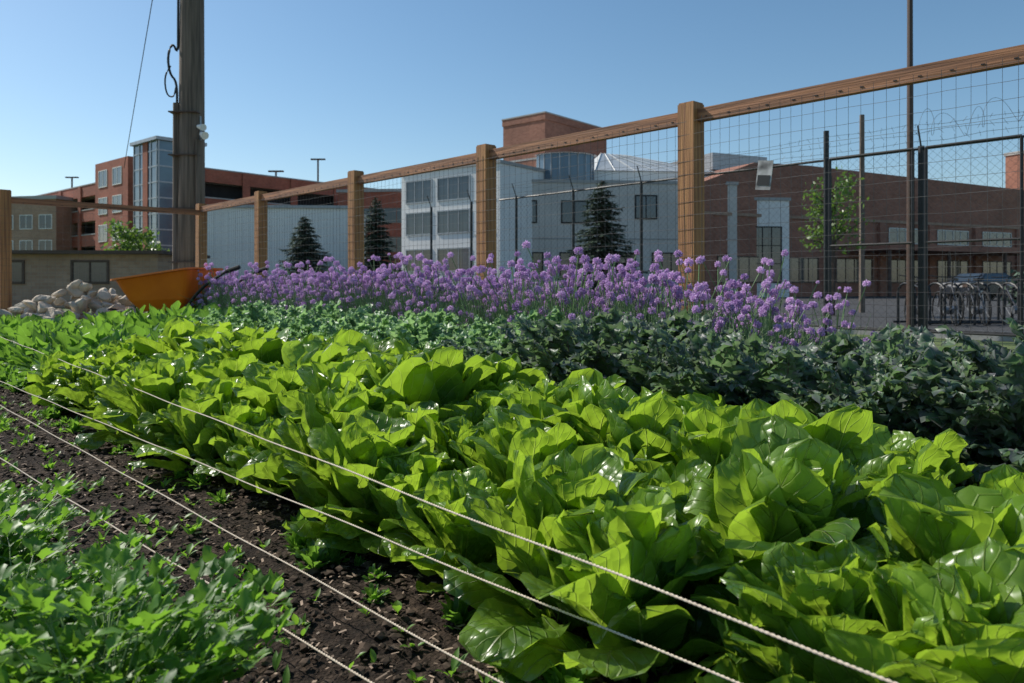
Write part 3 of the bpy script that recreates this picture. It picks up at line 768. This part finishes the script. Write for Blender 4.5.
mb.tube([(-.72,-.05,.2),(-.72,.05,.2)],.07,'steel',10)
for a in range(5): mb.tube([(-.72,0,.2),(-.72+.16*math.cos(a*1.257),0,.2+.16*math.sin(a*1.257))],.012,'steel',5)
mb.obj('wheel',wb)
mb=MB()
import bmesh
bm=bmesh.new(); bmesh.ops.create_icosphere(bm,subdivisions=2,radius=1); icoV=np.array([v.co[:] for v in bm.verts]); icoF=[[v.index for v in f.verts] for f in bm.faces]; bm.free()
def rock(mb,c,r,mat='stone'):
    d=rng.normal(0,1,(7,3)); d/=np.linalg.norm(d,axis=1)[:,None]
    V=icoV.copy(); 
    for k_ in d: 
        pr=V@k_; cut=R(.45,.75); V=V-np.clip(pr-cut,0,None)[:,None]*k_
    V=V*np.array([R(.9,1.8),R(.7,1.1),R(.5,.9)])*r; a=R(0,6.28); b_=R(-.7,.7)
    Rm=np.array([[math.cos(a),-math.sin(a),0],[math.sin(a),math.cos(a),0],[0,0,1]])@np.array([[math.cos(b_),0,math.sin(b_)],[0,1,0],[-math.sin(b_),0,math.cos(b_)]])
    mb.add(V@Rm.T+np.array(c),icoF,mat)
for i in range(190):
    s=R(-.9,.9); q=R(-1,1); hz=.74*max(0,1-abs(q)*.8)*max(.3,1-abs(s)*.3)
    rock(mb,SN(11.0+q*.7,2.65+s*1.0,.08+hz*random.random()**.5),R(.06,.13))
mb.obj('rock_pile')

# ------------------------------------------------------------ car, bike rack
def car(px,Y,mat,rot):
    g=empty('parked_car',(BX(px,Y),Y,-.03),rot)
    prof=[(-2.2,.35),(-2.25,.7),(-2.1,.92),(-1.55,1.0),(-.95,1.42),(.55,1.45),(1.25,1.0),(2.05,.85),(2.25,.65),(2.2,.35)]
    mb=MB(); n_=len(prof); V=[]
    for y in (-.86,-.78,.78,.86):
        for x,z in prof: V.append((x,y*(.84 if z>1.1 else 1),z))
    F=[]
    for r_ in range(3):
        for j in range(n_):
            F.append((r_*n_+j,r_*n_+(j+1)%n_,(r_+1)*n_+(j+1)%n_,(r_+1)*n_+j))
    F+= [tuple(range(n_))[::-1],tuple(3*n_+j for j in range(n_))]
    mb.add(V,F,mat); mb.obj('body',g)
    mb=MB()
    for sy in (-1,1):
        mb.add([(-1.35,sy*.872,1.0),(.95,sy*.872,1.0),(.45,sy*.74,1.38),(-.85,sy*.74,1.38)],[(0,1,2,3)],'glass')
    mb.add([(-1.58,-.68,1.02),(-1.58,.68,1.02),(-1.0,.6,1.42),(-1.0,-.6,1.42)],[(0,1,2,3)],'glass')
    mb.add([(1.24,-.7,1.03),(1.24,.7,1.03),(.62,.6,1.44),(.62,-.6,1.44)],[(0,1,2,3)],'glass')
    mb.obj('windows',g)
    mb=MB()
    for x in (-1.4,1.4):
        for sy in (-1,1):
            mb.tube([(x,sy*.68,.33),(x,sy*.89,.33)],.33,'rubber',18); mb.tube([(x,sy*.88,.33),(x,sy*.9,.33)],.2,'steel',12)
    mb.obj('wheels',g)
    mb=MB(); mb.box(2.2,2.27,-.75,-.45,.62,.74,'steel'); mb.box(2.2,2.27,.45,.75,.62,.74,'steel'); mb.box(-2.27,-2.2,-.78,-.5,.7,.85,'brown_steel'); mb.box(-2.27,-2.2,.5,.78,.7,.85,'brown_steel'); mb.obj('lights',g)
car(985,40,'carpaint',.35)
RX,RY=BX(915,15),15
mb=MB()
for i in range(11):
    x=i*.32; pts=[(x,0,-.03)]+[(x,.0+.28-.28*math.cos(a),.62+.2*math.sin(a)) for a in np.linspace(0,math.pi,8)]+[(x,.56,-.03)]
    mb.tube(pts,.024,'black',6)
mb.tube([(-.1,0,.02),(3.3,0,.02)],.025,'black',6); mb.tube([(-.1,.56,.02),(3.3,.56,.02)],.025,'black',6)
mb.obj('bike_rack',None,(RX,RY,0),.1)
def bicycle(x,y,rot,lean):
    g=empty('parked_bicycle',(x,y,-.03),rot); g.rotation_euler[0]=lean
    mb=MB()
    for cx_ in (-.52,.52):
        mb.tube([(cx_+.33*math.cos(a),0,.34+.33*math.sin(a)) for a in np.linspace(0,2*math.pi,25)],.018,'rubber',6,cap=False)
        for k in range(10): a=k*math.pi/5; mb.tube([(cx_,0,.34),(cx_+.32*math.cos(a),0,.34+.32*math.sin(a))],.0025,'steel',3)
    mb.obj('wheels',g)
    mb=MB()
    for a,b in (((-.52,0,.34),(-.08,0,.30)),((-.52,0,.34),(-.2,0,.78)),((-.08,0,.30),(-.22,0,.90)),((-.2,0,.76),(.36,0,.82)),((-.08,0,.30),(.38,0,.74)),((.52,0,.34),(.34,0,.95))): mb.tube([a,b],.016,'carpaint2',6)
    mb.tube([(.40,-.27,1.0),(.33,-.1,.98),(.33,.1,.98),(.40,.27,1.0)],.013,'black',6)
    mb.box(-.34,-.10,-.06,.06,.90,.95,'black'); mb.tube([(-.08,-.08,.3),(-.08,.08,.3)],.09,'steel',10)
    mb.obj('frame',g)
for i,x in enumerate((.15,.85,1.5,2.4)): bicycle(RX+x,RY+.3+.1*x,1.45+R(-.15,.15),R(-.1,.1))
a=Vector(SN(-20,12.8));b_=Vector(SN(30,12.8)); mb=MB(); mb.box(0,50,-.08,.08,-.06,.09,'concrete'); mb.obj('kerb',None,a,math.atan2((b_-a).y,(b_-a).x))
mb=MB()
for i in range(5000):
    s=R(-26,6); c=np.array(SN(s,26+R(-.5,.5),R(0,1.1)+.12*math.sin(s*2.3))); d=rng.normal(0,1,3); d/=np.linalg.norm(d); e=np.cross(d,rng.normal(0,1,3)); e/=np.linalg.norm(e); l=R(.06,.14)
    mb.add([c-d*l,c+e*l*.6,c+d*l,c-e*l*.6],[(0,1,2,3)],'needle',None,R(0,1))
mb.obj('added_dark_hedge')  # dark leaf mass added to deepen the shaded area behind the fence
mb=MB()
for i in range(5200):
    px=R(-350,1500); Y=R(150,170); x=BX(px,Y); top=7.5+3*math.sin(px*.02)+2*math.sin(px*.053+1); z=R(0,1)**.7*top
    c=np.array([x,Y,z]); d=rng.normal(0,1,3); d/=np.linalg.norm(d); e=np.cross(d,rng.normal(0,1,3)); e/=np.linalg.norm(e); l=R(.5,1.3)
    mb.add([c-d*l,c+e*l*.7,c+d*l,c-e*l*.7],[(0,1,2,3)],'treeleaf',None,R(0,1))
mb.obj('distant_trees')

# ------------------------------------------------------------ light, sky, camera
AZ=math.radians(-62); EL=math.radians(42)
sd=Vector((math.sin(AZ)*math.cos(EL),math.cos(AZ)*math.cos(EL),math.sin(EL)))
sl=bpy.data.lights.new('sun','SUN'); sl.energy=5.0; sl.angle=math.radians(.5); sl.color=(1,.95,.86)
so=bpy.data.objects.new('sun',sl); coll.objects.link(so); so.rotation_euler=sd.to_track_quat('Z','Y').to_euler()
w=bpy.data.worlds.new('World'); scene.world=w; w.use_nodes=True; nt=w.node_tree; nt.nodes.clear()
o=nt.nodes.new('ShaderNodeOutputWorld'); bg=nt.nodes.new('ShaderNodeBackground'); sk=nt.nodes.new('ShaderNodeTexSky')
sk.sky_type='NISHITA'; sk.sun_disc=False; sk.sun_elevation=EL; sk.sun_rotation=AZ; sk.air_density=1.0; sk.dust_density=.5; sk.ozone_density=2.2
hs=nt.nodes.new('ShaderNodeHueSaturation'); hs.inputs['Hue'].default_value=.492; hs.inputs['Saturation'].default_value=1.12; hs.inputs['Value'].default_value=1.0
bg.inputs[1].default_value=.122
nt.links.new(sk.outputs[0],hs.inputs['Color']); nt.links.new(hs.outputs[0],bg.inputs[0]); nt.links.new(bg.outputs[0],o.inputs[0])
cam=bpy.data.cameras.new('camera'); co=bpy.data.objects.new('camera',cam); coll.objects.link(co); scene.camera=co
co.location=(0,0,CAMH); co.rotation_euler=(math.pi/2,0,0)
cam.sensor_width=36; cam.lens=36*750/1024; cam.shift_y=-56.5/1024; cam.clip_start=.05; cam.clip_end=3000
cam.dof.use_dof=True; cam.dof.focus_distance=2.5; cam.dof.aperture_fstop=6.3
